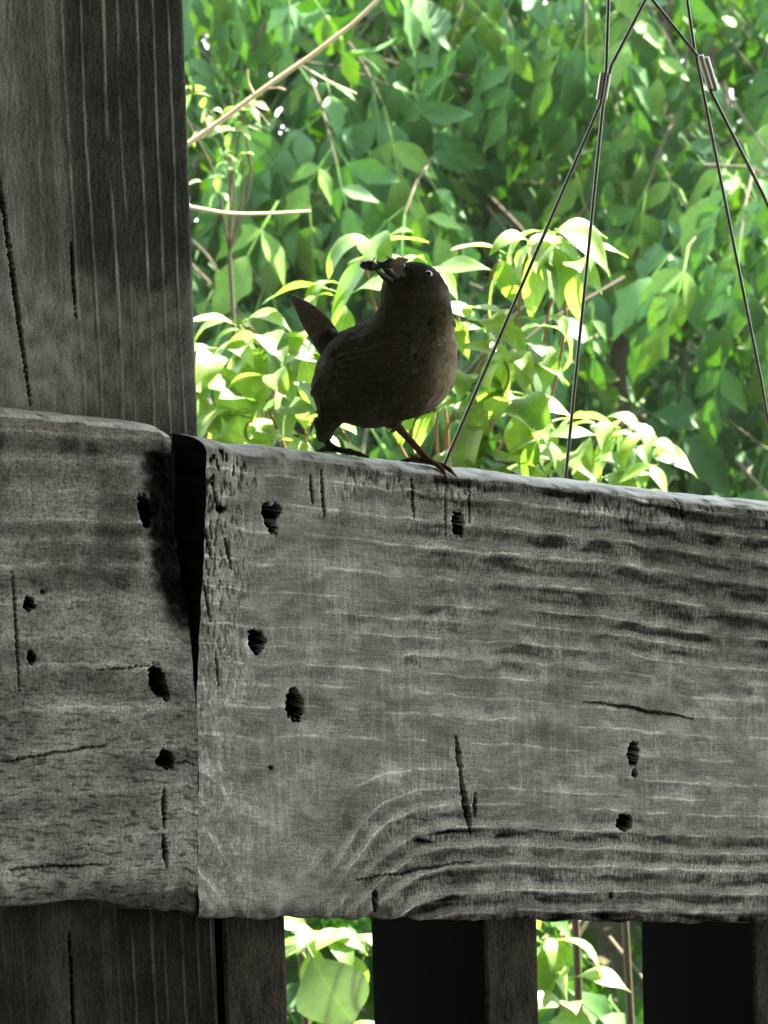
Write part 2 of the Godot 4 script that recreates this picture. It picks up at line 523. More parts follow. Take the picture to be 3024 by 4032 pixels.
func nets_into(st: SurfaceTool, prims: Array, cell: float, k: float, ruffle: float, paint: Callable) -> void:
	var lo := Vector3(1e9, 1e9, 1e9)
	var hi := -lo
	for q in prims:
		for e in [0, 1]:
			var r: Vector3 = Vector3.ONE * (q[2 + e] + k * 0.3 + cell * 2 + ruffle)
			lo = lo.min(q[e] - r)
			hi = hi.max(q[e] + r)
	var n := Vector3i(((hi - lo) / cell).ceil()) + Vector3i.ONE
	var f := PackedFloat32Array()
	f.resize(n.x * n.y * n.z)
	var at := 0
	for z in n.z:
		for y in n.y:
			for x in n.x:
				var p := lo + Vector3(x, y, z) * cell
				var d := field(p, prims, k)
				if ruffle > 0.0 and absf(d) < 4.0 * ruffle:
					d += ruffle * (0.6 * n_mid.get_noise_3d(p.x * 2.2, p.y * 1.3, p.z * 2.2) + 0.5 * n_grit.get_noise_3d(p.x * 0.6, p.y * 0.35, p.z * 0.6))
				f[at] = d
				at += 1
	var sx := 1
	var sy := n.x
	var sz := n.x * n.y
	var id := {}
	var pos := PackedVector3Array()
	var off := [0, sx, sy, sx + sy, sz, sx + sz, sy + sz, sx + sy + sz]
	var edges := [[0, 1], [2, 3], [4, 5], [6, 7], [0, 2], [1, 3], [4, 6], [5, 7], [0, 4], [1, 5], [2, 6], [3, 7]]
	for z in n.z - 1:
		for y in n.y - 1:
			for x in n.x - 1:
				var b := x + y * sy + z * sz
				var neg := 0
				for o in off:
					if f[b + o] < 0.0: neg += 1
				if neg == 0 or neg == 8: continue
				var sum := Vector3.ZERO
				var cnt := 0
				for e in edges:
					var fa := f[b + off[e[0]]]
					var fb := f[b + off[e[1]]]
					if (fa < 0.0) == (fb < 0.0): continue
					var t := fa / (fa - fb)
					var pa := Vector3(e[0] & 1, (e[0] >> 1) & 1, e[0] >> 2)
					var pb := Vector3(e[1] & 1, (e[1] >> 1) & 1, e[1] >> 2)
					sum += pa.lerp(pb, t)
					cnt += 1
				id[b] = pos.size()
				pos.append(lo + (Vector3(x, y, z) + sum / cnt) * cell)
	var tris := PackedInt32Array()
	var dirs := [[sx, sy, sz], [sy, sz, sx], [sz, sx, sy]]
	for b in id:
		for d in dirs:
			if b + d[0] >= f.size() or (f[b] < 0.0) == (f[b + d[0]] < 0.0): continue
			if not (id.has(b - d[1]) and id.has(b - d[2]) and id.has(b - d[1] - d[2])): continue
			var q := [id[b], id[b - d[1]], id[b - d[1] - d[2]], id[b - d[2]]]
			if f[b] < 0.0:
				tris.append_array([q[0], q[2], q[1], q[0], q[3], q[2]])
			else:
				tris.append_array([q[0], q[1], q[2], q[0], q[2], q[3]])
	var nrm := PackedVector3Array()
	nrm.resize(pos.size())
	for i in range(0, tris.size(), 3):
		var v := (pos[tris[i + 2]] - pos[tris[i]]).cross(pos[tris[i + 1]] - pos[tris[i]])
		for j in 3:
			nrm[tris[i + j]] += v
	last_pos = pos
	last_nrm = nrm
	var col := PackedColorArray()
	for v in pos:
		col.append(paint.call(v))
	for i in tris:
		st.set_color(col[i]); st.set_normal(nrm[i].normalized()); st.add_vertex(pos[i] * 0.001)

# ---------------------------------------------------------------- the bird
var rail_turn := Basis(Vector3.UP, deg_to_rad(RAIL_TURN))
const BIRD_AT := Vector3(-0.00152, 0.94306, -1.165)

func rail_top(x: float, z: float) -> float:   # height of the rail's top under a point of the bird, both in the bird's millimetres
	var p := rail_turn.inverse() * (BIRD_AT + Vector3(x, 0, z) * 0.001 - RAIL_AT) * 1000.0
	var w := clampf(-p.z, 0.0, 38.0)
	return 35.3 - 0.157 * (p.x + 94.2) + 5.5 * (1.0 - exp(-w / 9.0)) + (LIFT - BIRD_AT.y) * 1000.0

func plumage(p: Vector3) -> Color:
	var barred := 0.5 + 0.5 * sin(p.y * 1.5 + 1.2 * n_mid.get_noise_2d(p.x * 0.8, p.y * 0.8))
	var c := Color(0.048, 0.043, 0.026).lerp(Color(0.029, 0.026, 0.0165), barred * 0.25)
	var chest := smoothstep(24.0, 40.0, p.x + 0.15 * (55.0 - p.y)) * smoothstep(76.0, 62.0, p.y) * smoothstep(10.0, 26.0, p.y)
	chest = clampf(chest + 0.35 * n_mid.get_noise_2d(p.x, p.y) * chest, 0, 1)
	c = c.lerp(Color(0.23, 0.185, 0.125), 0.8 * chest)
	var cheek := smoothstep(5.0, 1.5, absf((p.y - 82.5) + 0.9 * (p.x - 34.0))) * smoothstep(30.0, 34.0, p.x)
	c = c.lerp(Color(0.12, 0.11, 0.09), 0.7 * cheek)
	c = c.lerp(Color(0.026, 0.023, 0.016), smoothstep(84.0, 92.0, p.y) * 0.7)
	var k := 1.0 + 0.35 * n_grit.get_noise_3d(p.x * 0.7, p.y * 0.7, p.z * 0.7)
	return Color(c.r * k, c.g * k, c.b * k)

func leg_skin(p: Vector3) -> Color:
	var right := smoothstep(-2.0, 4.0, p.x)
	var claw := smoothstep(1.0, 0.2, p.y - rail_top(p.x, p.z) - 1.0) * 0.0
	var c := Color(0.035, 0.024, 0.018).lerp(Color(0.085, 0.042, 0.032), right)
	var k := 1.0 + 0.25 * sin(p.y * 4.0) - claw
	return Color(c.r * k, c.g * k, c.b * k)

func make_bird() -> void:
	var bird := thing("bird", BIRD_AT, "small dark brown songbird with cocked tail perched on the railing, prey in its beak", "bird")
	var b := []
	for s in [[-6.4, 49.2, -6, 19.0], [-3.5, 41.4, -4, 25.2], [12.4, 48.2, 2, 27.4], [-17.0, 37.0, -8, 16.4], [-21.4, 46.6, -14, 9.4], [16.5, 67.0, 3, 17.0], [26.6, 55.2, 8, 13.4], [19.1, 82.5, 5, 16.6], [24.9, 78.6, 6, 12.6], [10.0, 90.0, 15, 4.6], [27.0, 67.5, 6, 12.4], [12.0, 69.5, 3, 11.4], [-2.0, 59.0, -1, 10.6]]:
		b.append([Vector3(s[0], s[1], s[2]), Vector3(s[0], s[1], s[2]) + Vector3(0.01, 0, 0), s[3], s[3]])
	b.append([Vector3(-23.5, 26.5, -4), Vector3(-27.6, 14.0, -2), 7.2, 4.3])
	b.append([Vector3(7.6, 23.0, 0), Vector3(8.2, 18.5, 0), 5.4, 3.0])
	b.append([Vector3(-18, 55, -15), Vector3(-24, 62, -19), 8.0, 5.0])
	var st := begin()
	nets_into(st, b, 1.25, 3.6, 0.7, plumage)
	var skin := last_pos
	var skin_out := last_nrm
	# legs and feet, finer
	var L := Vector3(-24.4, rail_top(-24.4, 0) + 3.2, 0)
	var R := Vector3(24.6, rail_top(24.6, -2) + 3.0, -2)
	var legs := [[Vector3(-28.2, 16.5, -2), Vector3(-27.6, 12.5, -2), 2.4, 1.7], [Vector3(-27.6, 12.5, -2), L, 2.0, 1.6]]
	legs += toes(L, [[11, 6], [19, 2], [10, -5], [-6, -6]], [1.0, 1.3, 1.0, 1.1])
	var legs2 := [[Vector3(7.4, 20.0, 0), Vector3(11.5, 14.5, -0.5), 2.6, 2.0], [Vector3(11.5, 14.5, -0.5), R, 1.9, 1.6]]
	legs2 += toes(R, [[14, 9], [9, 13], [10, 3], [-14, -3]], [1.1, 1.1, 1.0, 1.2])
	for l in [legs, legs2]:
		nets_into(st, l, 0.55, 0.9, 0.0, leg_skin)
	obj("body", st.commit(), M.plumage, bird)
	# small body feathers lying like shingles from the beak towards the tail
	var fs := begin()
	blade_into(fs, Transform3D(), 1.0, 0.52, 0.35, 0.12, 0.62, 0.0, 5)
	fs.generate_normals()
	var spots := []
	var tints := []
	rng.seed = 31
	for i in 2600:
		var k := rng.randi() % skin.size()
		var q := skin[k]
		var out := skin_out[k].normalized()
		if q.y < 17.0 or q.distance_to(Vector3(26.4, 92.2, 17)) < 4.2 or q.distance_to(Vector3(9, 91, 16)) < 4.5:
			continue
		var flow := (q - Vector3(4, 97, 24)).normalized() * smoothstep(55.0, 85.0, q.y) + (Vector3(-32, 16, -22) - q).normalized()
		flow += Vector3(rng.randf_range(-0.3, 0.3), rng.randf_range(-0.3, 0.3), rng.randf_range(-0.3, 0.3))
		flow = flow - out * flow.dot(out)
		if flow.length() < 0.1:
			continue
		flow = (flow.normalized() + out * rng.randf_range(0.03, 0.16)).normalized()
		var big := lerpf(6.5, 3.2, smoothstep(58.0, 84.0, q.y)) * rng.randf_range(0.7, 1.2)
		spots.append(Transform3D(leaf_frame(flow, out).scaled_local(Vector3.ONE * big * 0.001), (q - out * 0.5) * 0.001))
		var c := plumage(q)
		var tone := rng.randf_range(0.82, 1.2)
		tints.append(Color(c.r * tone, c.g * tone, c.b * tone))
	var mm := MultiMesh.new()
	mm.transform_format = MultiMesh.TRANSFORM_3D
	mm.use_colors = true
	mm.mesh = fs.commit()
	mm.instance_count = spots.size()
	for i in spots.size():
		mm.set_instance_transform(i, spots[i])
		mm.set_instance_color(i, tints[i])
	var coat := MultiMeshInstance3D.new()
	coat.name = "plumage"
	coat.multimesh = mm
	coat.material_override = M.plumage_thin
	numbered(coat, bird)
	tag(coat, "", "", "", "stuff")
	# folded wing: long feathers laid over the flank, pressed onto the body
	for k in 7:
		var f := float(k) / 6.0
		var from := Vector3(lerpf(14.0, 6.0, f), lerpf(62.0, 50.0, f), 0)
		var to := Vector3(lerpf(-20.0, -22.0, f), lerpf(52.0, 32.0, f), 0)
		var mid := from.lerp(to, 0.5) + Vector3(-1.5, -3.0 + 2.0 * f, 0)
		var pts := spline([from, mid, to], 7)
		var p := PackedVector3Array()
		var c := PackedColorArray()
		var rad := []
		for i in pts.size():
			var t := float(i) / (pts.size() - 1)
			var z := 45.0
			while z > -20.0 and field(Vector3(pts[i].x, pts[i].y, z), b, 3.6) > 0.0:
				z -= 0.4
			rad.append(maxf(0.2, 3.0 * sqrt(maxf(0.0, 1.0 - pow(2.0 * t - 1.0, 4.0)))))
			pts[i].z = z + 1.5
		for i in pts.size():
			var d: Vector3 = (pts[mini(i + 1, pts.size() - 1)] - pts[maxi(i - 1, 0)]).normalized()
			var side := d.cross(Vector3(0, 0, 1)).normalized()
			for s in 7:
				var a := (s / 6.0) * 2.0 - 1.0
				p.append((pts[i] + side * a * rad[i] + Vector3(0, 0, -1.6 * a * a)) * 0.001)
				var q := plumage(pts[i] + side * a * rad[i])
				var e := 1.0 + 0.9 * smoothstep(0.6, 1.0, a)
				c.append(Color(q.r * e, q.g * e, q.b * e))
		var m := grid_mesh(p, c, 7, pts.size())
		obj("wing_feather", m, M.plumage_thin, bird)
	# cocked tail, each feather a thin vane with a shaft
	var tail := Node3D.new()
	tail.name = "tail"
	numbered(tail, bird)
	for k in 5:
		var f := k / 4.0
		var base := Vector3(lerpf(-27.5, -19.0, f), lerpf(54.0, 62.0, f), -17.0 - k * 0.5)
		var tip := Vector3(lerpf(-43.5, -38.5, f), lerpf(84.8, 82.0, f), -36.0 + k * 0.9)
		var mid := base.lerp(tip, 0.5) + Vector3(lerpf(-0.8, 1.3, f), lerpf(-0.4, 1.4, f), 0)
		var pts := spline([base, mid, tip], 8)
		var p := PackedVector3Array()
		var c := PackedColorArray()
		for i in pts.size():
			var t := float(i) / (pts.size() - 1)
			var d: Vector3 = (pts[mini(i + 1, pts.size() - 1)] - pts[maxi(i - 1, 0)]).normalized()
			var side := d.cross(Vector3(0.15, 0.1, 1)).normalized()
			var w := 1.9 * pow(maxf(1.0 - pow(t, 2.6), 0.02), 0.6) * (0.75 + 0.25 * t)
			for s in 9:
				var a := (s / 8.0) * 2.0 - 1.0
				p.append((pts[i] + side * a * w + Vector3(0, 0, 0.5 * (1.0 - a * a) - (0.35 if s == 8 or s == 0 else 0.0))) * 0.001)
				var bar := 0.9 + 0.15 * sin(t * 42.0 + absf(a) * 2.0)
				var tone := (0.15 + 0.16 * smoothstep(0.72, 1.0, a) + (0.08 if s == 4 else 0.0)) * bar
				c.append(Color(tone * 1.12, tone * 0.92, tone * 0.74))
		obj("feather", grid_mesh(p, c, 9, pts.size()), M.plumage_thin, tail)
	# eye and beak
	var eye := SphereMesh.new()
	eye.radius = 0.0022
	eye.height = 0.0044
	eye.radial_segments = 24
	eye.rings = 12
	var ep := Vector3(26.4, 92.2, 0)
	var ez := 40.0
	while field(Vector3(ep.x, ep.y, ez), b, 3.6) > 0.0:
		ez -= 0.2
	var e := obj("eye", eye, M.eye, bird)
	e.position = Vector3(ep.x, ep.y, ez - 1.15) * 0.001
	var sb := begin()
	tube_into(sb, spline([Vector3(11.5, 90.5, 15) * 0.001, Vector3(7.0, 95.0, 21) * 0.001, Vector3(1.5, 99.6, 28) * 0.001], 4), [0.0036, 0.0033, 0.003, 0.0026, 0.0022, 0.0018, 0.0013, 0.0009, 0.0004], 10)
	obj("upper_beak", sb.commit(), M.beak, bird)
	sb = begin()
	tube_into(sb, spline([Vector3(10.0, 88.8, 15.5) * 0.001, Vector3(5.0, 92.0, 21) * 0.001, Vector3(0.5, 95.3, 27) * 0.001], 4), [0.003, 0.0028, 0.0025, 0.0022, 0.0018, 0.0014, 0.001, 0.0007, 0.0003], 10)
	obj("lower_beak", sb.commit(), M.beak, bird)
	# the prey across the beak
	var bug_at := BIRD_AT + Vector3(3.0, 97.5, 25.5) * 0.001
	var bug := thing("insect", bug_at, "dark thick bodied insect held crosswise in the bird's beak", "insect")
	var sg := begin()
	nets_into(sg, [[Vector3(-8.2, 0.6, 0), Vector3(-5.0, 0.0, 0.4), 2.0, 2.7], [Vector3(-5.0, 0.0, 0.4), Vector3(-1.5, -0.8, 0.4), 2.2, 1.5], [Vector3(1.0, 0.2, 0.4), Vector3(5.0, 1.0, 0), 1.7, 2.5], [Vector3(5.0, 1.0, 0), Vector3(10.5, -0.4, -2), 2.3, 1.6]], 0.5, 1.2, 0.4, func(p): return Color(0.03, 0.026, 0.018) if p.x < 4.0 else Color(0.06, 0.052, 0.036))
	obj("insect_body", sg.commit(), M.bug, bug)
	for q in [[Vector3(-4, 1, 1), Vector3(-3, 3.2, 2), Vector3(-2, 4, 2)], [Vector3(3, 1, 1), Vector3(4, 3.4, 2), Vector3(3, 4.6, 3)], [Vector3(7, 2, 1), Vector3(8.5, 3.5, 1), Vector3(9.5, 3.8, 1)], [Vector3(0, -1, 1), Vector3(-1, -4, 2), Vector3(-3, -6, 2)]]:
		rod("insect_leg", [q[0] * 0.001, q[1] * 0.001, q[2] * 0.001], 0.0004, 0.0002, M.bug_leg, bug, 5, 0.0, 3)
	for s in [0, 1]:
		var w := simple_leaf(0.010, 0.004, 0.3, 0.2, 0.6, 6)
		var o := obj("insect_wing", w, M.bug_wing, bug)
		o.transform = Transform3D(leaf_frame(Vector3(0.7, -0.45 + 0.6 * s, 0.3), Vector3(0.2, 0.4, 1)), Vector3(3.5, 0.6, 2.6) * 0.001)

func toes(from: Vector3, ends: Array, rad: Array) -> Array:
	var out := []
	for i in ends.size():
		var d := Vector2(ends[i][0], ends[i][1])
		var last := from
		for k in 4:
			var t := (k + 1) / 4.0
			var x := from.x + d.x * t
			var z := from.z + d.y * t
			var hump := [2.4, 2.3, 1.5, 0.5][k] as float
			var p := Vector3(x, rail_top(x, z) + hump, z)
			var over := (rail_turn.inverse() * (BIRD_AT + Vector3(x, 0, z) * 0.001 - RAIL_AT)).z * 1000.0
			if over > -2.0:
				p.y -= 2.0 + over
			var r: float = rad[i]
			out.append([last, p, 1.4 * r if k == 0 else r * [1.2, 1.05, 1.05, 0.9][k], r * [1.05, 1.1, 0.95, 0.35][k]])
			last = p
	return out

# ---------------------------------------------------------------- railing
func make_railing() -> void:
	var t := thing("wooden_railing", RAIL_AT, "weathered grey wooden deck railing with post, two butted rail boards and dark balusters", "railing")
	t.basis = rail_turn
	# right board
	make_rings(21, 7.5, 15.0)
	holes = [[-62.5, -28.5, 3.0, 8.0, -0.28, 1], [-59.5, -25.5, 3.4, 4.0, 0.3, 1], [-71.5, -88.7, 4.3, 6.2, 0.0, 1], [-68.2, -87.8, 2.2, 2.0, 0, 0], [-52.1, -119.8, 4.6, 8.2, 0.0, 1], [41.7, -22.5, 3.4, 6.6, 0.0, 1], [144.9, -136.5, 3.6, 6.8, 0.12, 1], [145.4, -147.0, 1.6, 2.5, 0, 0], [138.4, -173.4, 4.7, 4.8, 0.0, 1], [-11.0, -216.0, 1.5, 5.5, 0.0, 0], [-88.0, -28.0, 2.6, 1.6, 0.0, 0], [129.4, -213.0, 1.0, 1.8, 0.0, 0], [-66.0, -150.0, 1.0, 1.0, 0, 0]]
	cracks = [[Vector2(114.3, -109.6), Vector2(183.0, -115.2), 1.0, 2.5], [Vector2(37.6, -131.0), Vector2(40.2, -152.0), 1.3, 3.0], [Vector2(39.5, -150.0), Vector2(44.8, -181.0), 1.8, 4.0], [Vector2(48.0, -160.0), Vector2(47.5, -172.0), 0.8, 2.0], [Vector2(-92.0, -14.0), Vector2(-88.5, -30.0), 0.7, 2.0], [Vector2(-96.0, -38.0), Vector2(-93.5, -52.0), 0.8, 2.0], [Vector2(-86.0, -42.0), Vector2(-83.0, -56.0), 0.7, 2.0], [Vector2(-98.0, -62.0), Vector2(-95.0, -82.0), 0.6, 1.6], [Vector2(-93.0, -96.0), Vector2(-92.0, -112.0), 0.5, 1.4], [Vector2(-40.0, -6.0), Vector2(-39.0, -20.0), 0.6, 1.6], [Vector2(-34.0, -3.0), Vector2(-33.0, -26.0), 0.6, 1.6], [Vector2(16.0, -2.0), Vector2(16.5, -22.0), 0.6, 1.6], [Vector2(49.0, -2.0), Vector2(48.5, -22.0), 0.45, 1.2], [Vector2(35.0, -6.0), Vector2(34.4, -30.0), 0.35, 1.0], [Vector2(-22.0, -206.0), Vector2(45.0, -195.0), 0.7, 1.4]]
	var cols := steps(-106.0, 250.0, 0.56)
	cols.append_array(steps(254.0, 900.0, 8.0))
	var rows := steps(0.0, 1.0, 0.56 / 220.0)
	var line := func(u): return 35.3 - 0.157 * (u + 94.2) + 0.8 * n_mid.get_noise_2d(u * 0.3, 55.0)
	var left_end := func(u, v): return maxf(0.0, 1.0 - (u + 106.0) / 30.0) * (11.8 - 9.5 * smoothstep(35.0, -100.0, v) - 2.3 * smoothstep(-100.0, -180.0, v) + 0.5 * n_mid.get_noise_2d(v * 0.6, 3.0))
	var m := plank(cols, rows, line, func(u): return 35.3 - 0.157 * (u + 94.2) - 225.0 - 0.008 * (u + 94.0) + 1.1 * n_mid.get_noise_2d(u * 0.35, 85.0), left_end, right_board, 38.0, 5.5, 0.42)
	tag(obj("rail", m, M.wood, t), "longer rail board right of the joint, with swirling grain")
	# left board
	make_rings(33, 8.0, 17.0)
	holes = [[-126.2, -37.5, 3.5, 8.2, -0.1, 1], [-123.0, -118.0, 4.2, 8.0, -0.2, 1], [-119.0, -124.5, 1.8, 3.5, 0, 0], [-120.2, -155.6, 4.4, 4.9, 0.0, 1], [-123.8, -156.5, 2.0, 1.6, 0, 0], [-184.7, -84.7, 2.9, 3.3, 0.0, 1], [-184.9, -109.3, 2.0, 3.2, 0.0, 1], [-178.0, -79.0, 1.0, 1.2, 0, 0]]
	cracks = [[Vector2(-122.0, -170.0), Vector2(-122.5, -188.0), 1.0, 2.5], [Vector2(-123.0, -192.0), Vector2(-122.0, -208.0), 1.1, 3.0], [Vector2(-205.0, -158.6), Vector2(-150.0, -149.0), 0.5, 1.6], [Vector2(-192.0, -70.0), Vector2(-191.0, -125.0), 0.5, 1.5], [Vector2(-153.0, -113.5), Vector2(-127.0, -110.5), 0.5, 1.5], [Vector2(-118.0, -157.5), Vector2(-106.0, -156.0), 0.5, 1.6], [Vector2(-200.0, -208.0), Vector2(-155.0, -206.0), 0.7, 1.8]]
	cols = steps(-900.0, -214.0, 8.0)
	cols.append_array(steps(-208.0, -106.0, 0.56))
	var ltop := func(u): return 44.6 - 0.142 * (u + 113.0) + 0.7 * n_mid.get_noise_2d(u * 0.4, 15.0) - 1.6 * smoothstep(-112.0, -109.0, u)
	var lbot := func(u): return -184.2 - 0.157 * (u + 106.0) + 1.4 * n_mid.get_noise_2d(u * 0.3, 35.0) + 3.5 * exp(-pow((u + 168.0) / 22.0, 2.0)) - 2.0 * exp(-pow((u + 107.0) / 5.0, 2.0))
	var right_end := func(u, v):
		var e: float
		if v > -60.0:
			e = lerpf(-105.2, -111.5, smoothstep(-60.0, 25.0, v))
		elif v > -92.0:
			e = lerpf(-103.6, -105.2, (v + 92.0) / 32.0)
		else:
			e = -106.4 + 2.7 * smoothstep(-190.0, -96.0, v)
		return (e + 106.0 + 0.3 * n_mid.get_noise_2d(v * 0.5, 13.0) * smoothstep(-112.0, -106.0, u)) * maxf(0.0, (u + 136.0) / 30.0)
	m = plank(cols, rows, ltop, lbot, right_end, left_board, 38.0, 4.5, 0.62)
	tag(obj("rail", m, M.wood, t), "rail board left of the joint, mottled, its end worn and painted black as shadow")
	# post behind the boards
	make_rings(57, 6.0, 11.5)
	holes = []
	cracks = [[Vector2(-182.0, 262.0), Vector2(-176.5, 150.0), 0.7, 4.0], [Vector2(-177.2, 168.0), Vector2(-166.5, 60.0), 0.8, 4.0], [Vector2(-191.0, 120.0), Vector2(-184.0, 66.0), 0.5, 2.0], [Vector2(-158.0, -196.0), Vector2(-157.0, -330.0), 0.6, 3.0], [Vector2(-143.0, 135.0), Vector2(-142.0, 100.0), 0.5, 2.0]]
	var pc := steps(-222.0, -80.0, 0.62)
	var pr := steps(-900.0, -300.0, 12.0)
	pr.append_array(steps(-294.0, -170.0, 1.1))
	pr.append_array(steps(-160.0, 30.0, 6.0))
	pr.append_array(steps(33.0, 275.0, 0.7))
	pr.append_array(steps(281.0, 1180.0, 9.0))
	var p := PackedVector3Array()
	var c := PackedColorArray()
	for v in pr:
		for u in pc:
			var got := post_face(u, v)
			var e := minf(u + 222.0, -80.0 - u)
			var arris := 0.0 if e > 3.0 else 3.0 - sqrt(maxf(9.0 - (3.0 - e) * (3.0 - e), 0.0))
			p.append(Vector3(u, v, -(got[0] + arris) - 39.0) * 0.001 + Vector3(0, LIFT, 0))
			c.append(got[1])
	var nx := pc.size()
	var extra := []
	for j in range(0, pr.size() - 1, 3):
		var j2 := mini(j + 3, pr.size() - 1)
		for e in [0, nx - 1]:
			var a := p[j * nx + e]
			var b2 := p[j2 * nx + e]
			var ab := a - Vector3(0, 0, 0.14)
			var bb := b2 - Vector3(0, 0, 0.14)
			var tone := wood(0.09 * (1.0 + 0.4 * n_mid.get_noise_2d(j * 2.0, e)))
			extra.append([ab, bb, b2, a, tone] if e == 0 else [a, b2, bb, ab, tone])
	obj("post", grid_mesh(p, c, nx, pr.size(), extra), M.wood, t)
	# balusters, planks set edge on: [left edge of the front, width]
	for q in [[-76.3, 34.6, 0.167], [75.4, 33.0, 0.171], [252.5, 33.0, 0.153], [429.0, 33.0, 0.167], [606.0, 33.0, 0.167], [783.0, 33.0, 0.167]]:
		baluster(t, q[0], q[1], q[2])

func baluster(t: Node3D, u0: float, w: float, back: float) -> void:
	# weathered narrow front edge, broad sides with their shade painted in black
	var cols := steps(u0, u0 + w, 0.8)
	var low := -900.0
	var rows := steps(low, -330.0, 15.0)
	rows.append_array(steps(-325.0, -120.0 - 0.157 * u0 * 0.0, 1.0))
	var p := PackedVector3Array()
	var c := PackedColorArray()
	for v in rows:
		for u in cols:
			var fib := n_fib.get_noise_2d(u * 1.2 + u0, v * 0.1)
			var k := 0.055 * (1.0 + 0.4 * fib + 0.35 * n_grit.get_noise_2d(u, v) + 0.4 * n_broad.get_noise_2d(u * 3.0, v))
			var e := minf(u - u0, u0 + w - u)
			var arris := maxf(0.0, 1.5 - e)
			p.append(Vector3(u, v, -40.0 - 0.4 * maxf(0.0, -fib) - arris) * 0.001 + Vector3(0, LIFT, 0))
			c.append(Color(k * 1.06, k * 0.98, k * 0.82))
	var nx := cols.size()
	var extra := []
	for j in range(0, rows.size() - 1, 4):
		var j2 := mini(j + 4, rows.size() - 1)
		for e in [0, nx - 1]:
			var a := p[j * nx + e]
			var b := p[j2 * nx + e]
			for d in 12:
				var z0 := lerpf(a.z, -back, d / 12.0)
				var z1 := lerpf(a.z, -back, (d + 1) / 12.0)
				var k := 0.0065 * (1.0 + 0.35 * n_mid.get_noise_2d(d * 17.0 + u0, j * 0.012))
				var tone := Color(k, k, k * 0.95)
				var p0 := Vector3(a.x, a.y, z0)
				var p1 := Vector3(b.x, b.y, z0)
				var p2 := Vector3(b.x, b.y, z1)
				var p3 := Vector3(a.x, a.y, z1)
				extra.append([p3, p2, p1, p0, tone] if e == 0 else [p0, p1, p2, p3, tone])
	var tl := p[(rows.size() - 1) * nx]
	var tr := p[(rows.size() - 1) * nx + nx - 1]
	extra.append([tl, Vector3(tl.x, tl.y, -back), Vector3(tr.x, tr.y, -back), tr, wood(0.1)])
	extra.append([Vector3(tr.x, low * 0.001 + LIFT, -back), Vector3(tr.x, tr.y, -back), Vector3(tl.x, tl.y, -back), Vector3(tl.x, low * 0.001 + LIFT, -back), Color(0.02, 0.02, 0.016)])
	obj("baluster", grid_mesh(p, c, nx, rows.size(), extra), M.painted_shade, t)

# ---------------------------------------------------------------- wires of the hanging basket
func rail_point(u: float, v: float, w: float) -> Vector3:
	return Vector3(u, v, w) * 0.001 + Vector3(0, LIFT, 0)

func make_wires() -> void:
	var t := thing("basket_hanger", RAIL_AT, "dark wire basket hanger of four thin wires behind the railing, clipped in crossing pairs", "wire hanger")
	t.basis = rail_turn
	var w := -50.0
	for q in [
		[[196.0, 420.0], [173.0, 320.0], [169.8, 262.0], [167.4, 223.0], [163.6, 205.0], [62.0, 17.0], [35.0, -40.0]],
		[[198.0, 420.0], [199.0, 285.0], [195.2, 261.0], [172.0, 225.0], [166.5, 205.0], [137.6, 2.2], [131.0, -50.0]],
		[[200.0, 420.0], [197.5, 285.0], [201.2, 261.0], [231.6, 230.5], [239.5, 212.0], [274.2, 156.0], [345.0, 20.0], [370.0, -50.0]],
		[[202.0, 420.0], [222.5, 320.0], [225.7, 261.0], [229.9, 236.0], [236.0, 210.0], [272.8, 52.5], [293.0, -50.0]]]:
		var pts := []
		for k in q.size():
			pts.append(rail_point(q[k][0], q[k][1], w + (2.0 if q == q else 0.0)))
		# straight runs between the bends
		var fine_pts := []
		for k in pts.size() - 1:
			for s in 6:
				fine_pts.append(pts[k].lerp(pts[k + 1], s / 6.0))
		fine_pts.append(pts[-1])
		var st := begin()
		tube_into(st, fine_pts, taper(fine_pts.size(), 0.00095, 0.00095), 8)
		obj("wire", st.commit(), M.wire, t)
		w -= 2.2
	for q in [[167.0, 221.0, 164.2, 207.0], [170.2, 220.5, 167.2, 207.0], [231.0, 232.0, 237.5, 214.0], [234.5, 231.0, 241.0, 213.0]]:
		rod("sleeve", [rail_point(q[0], q[1], -50.5), rail_point(q[2], q[3], -50.5)], 0.0018, 0.0018, M.sleeve, t, 9, 0.0, 3)
	rod("hook", [rail_point(199, 417, -53), rail_point(199, 700, -53), rail_point(199, 1170, -53)], 0.002, 0.002, M.wire, t)

# ---------------------------------------------------------------- plants
var shrub_leaves := []
var tree_leaves := []

func whorl(parent: Node3D, c: Vector3, n: int, span: float, heading := 0.0, lift := 0.25) -> void:
	var size := span * 0.88
	# leaves fan out to the light of the open side and arch over
	for i in n:
		var a := PI * (i + 0.5 + rng.randf_range(-0.4, 0.4)) / n + 0.25 * sin(heading)
		var out := Vector3(cos(a), 0, sin(a) * 0.75 - 0.10)
		var hang := i % 2 == 1 and rng.randf() < 0.7
		var up := rng.randf_range(-1.5, -0.7) if hang else lift + rng.randf_range(-0.35, 0.35)
		var dir := (out + Vector3.UP * up).normalized()
		var m: Mesh = shrub_leaves[(rng.randi() % 3) if hang else 1 + rng.randi() % 4]
		var o := obj("leaf", m, M.shrub[rng.randi() % M.shrub.size()], parent)
		var face := (Vector3.UP + out * 0.3 + Vector3(rng.randf_range(-0.5, 0.5), 0, rng.randf_range(-0.2, 0.7))).normalized()
		o.transform = Transform3D(leaf_frame(dir, face).scaled_local(Vector3.ONE * size * rng.randf_range(0.7, 1.15)), c + Vector3(rng.randf_range(-1, 1), rng.randf_range(-1, 1), rng.randf_range(-1, 1)) * 0.006)

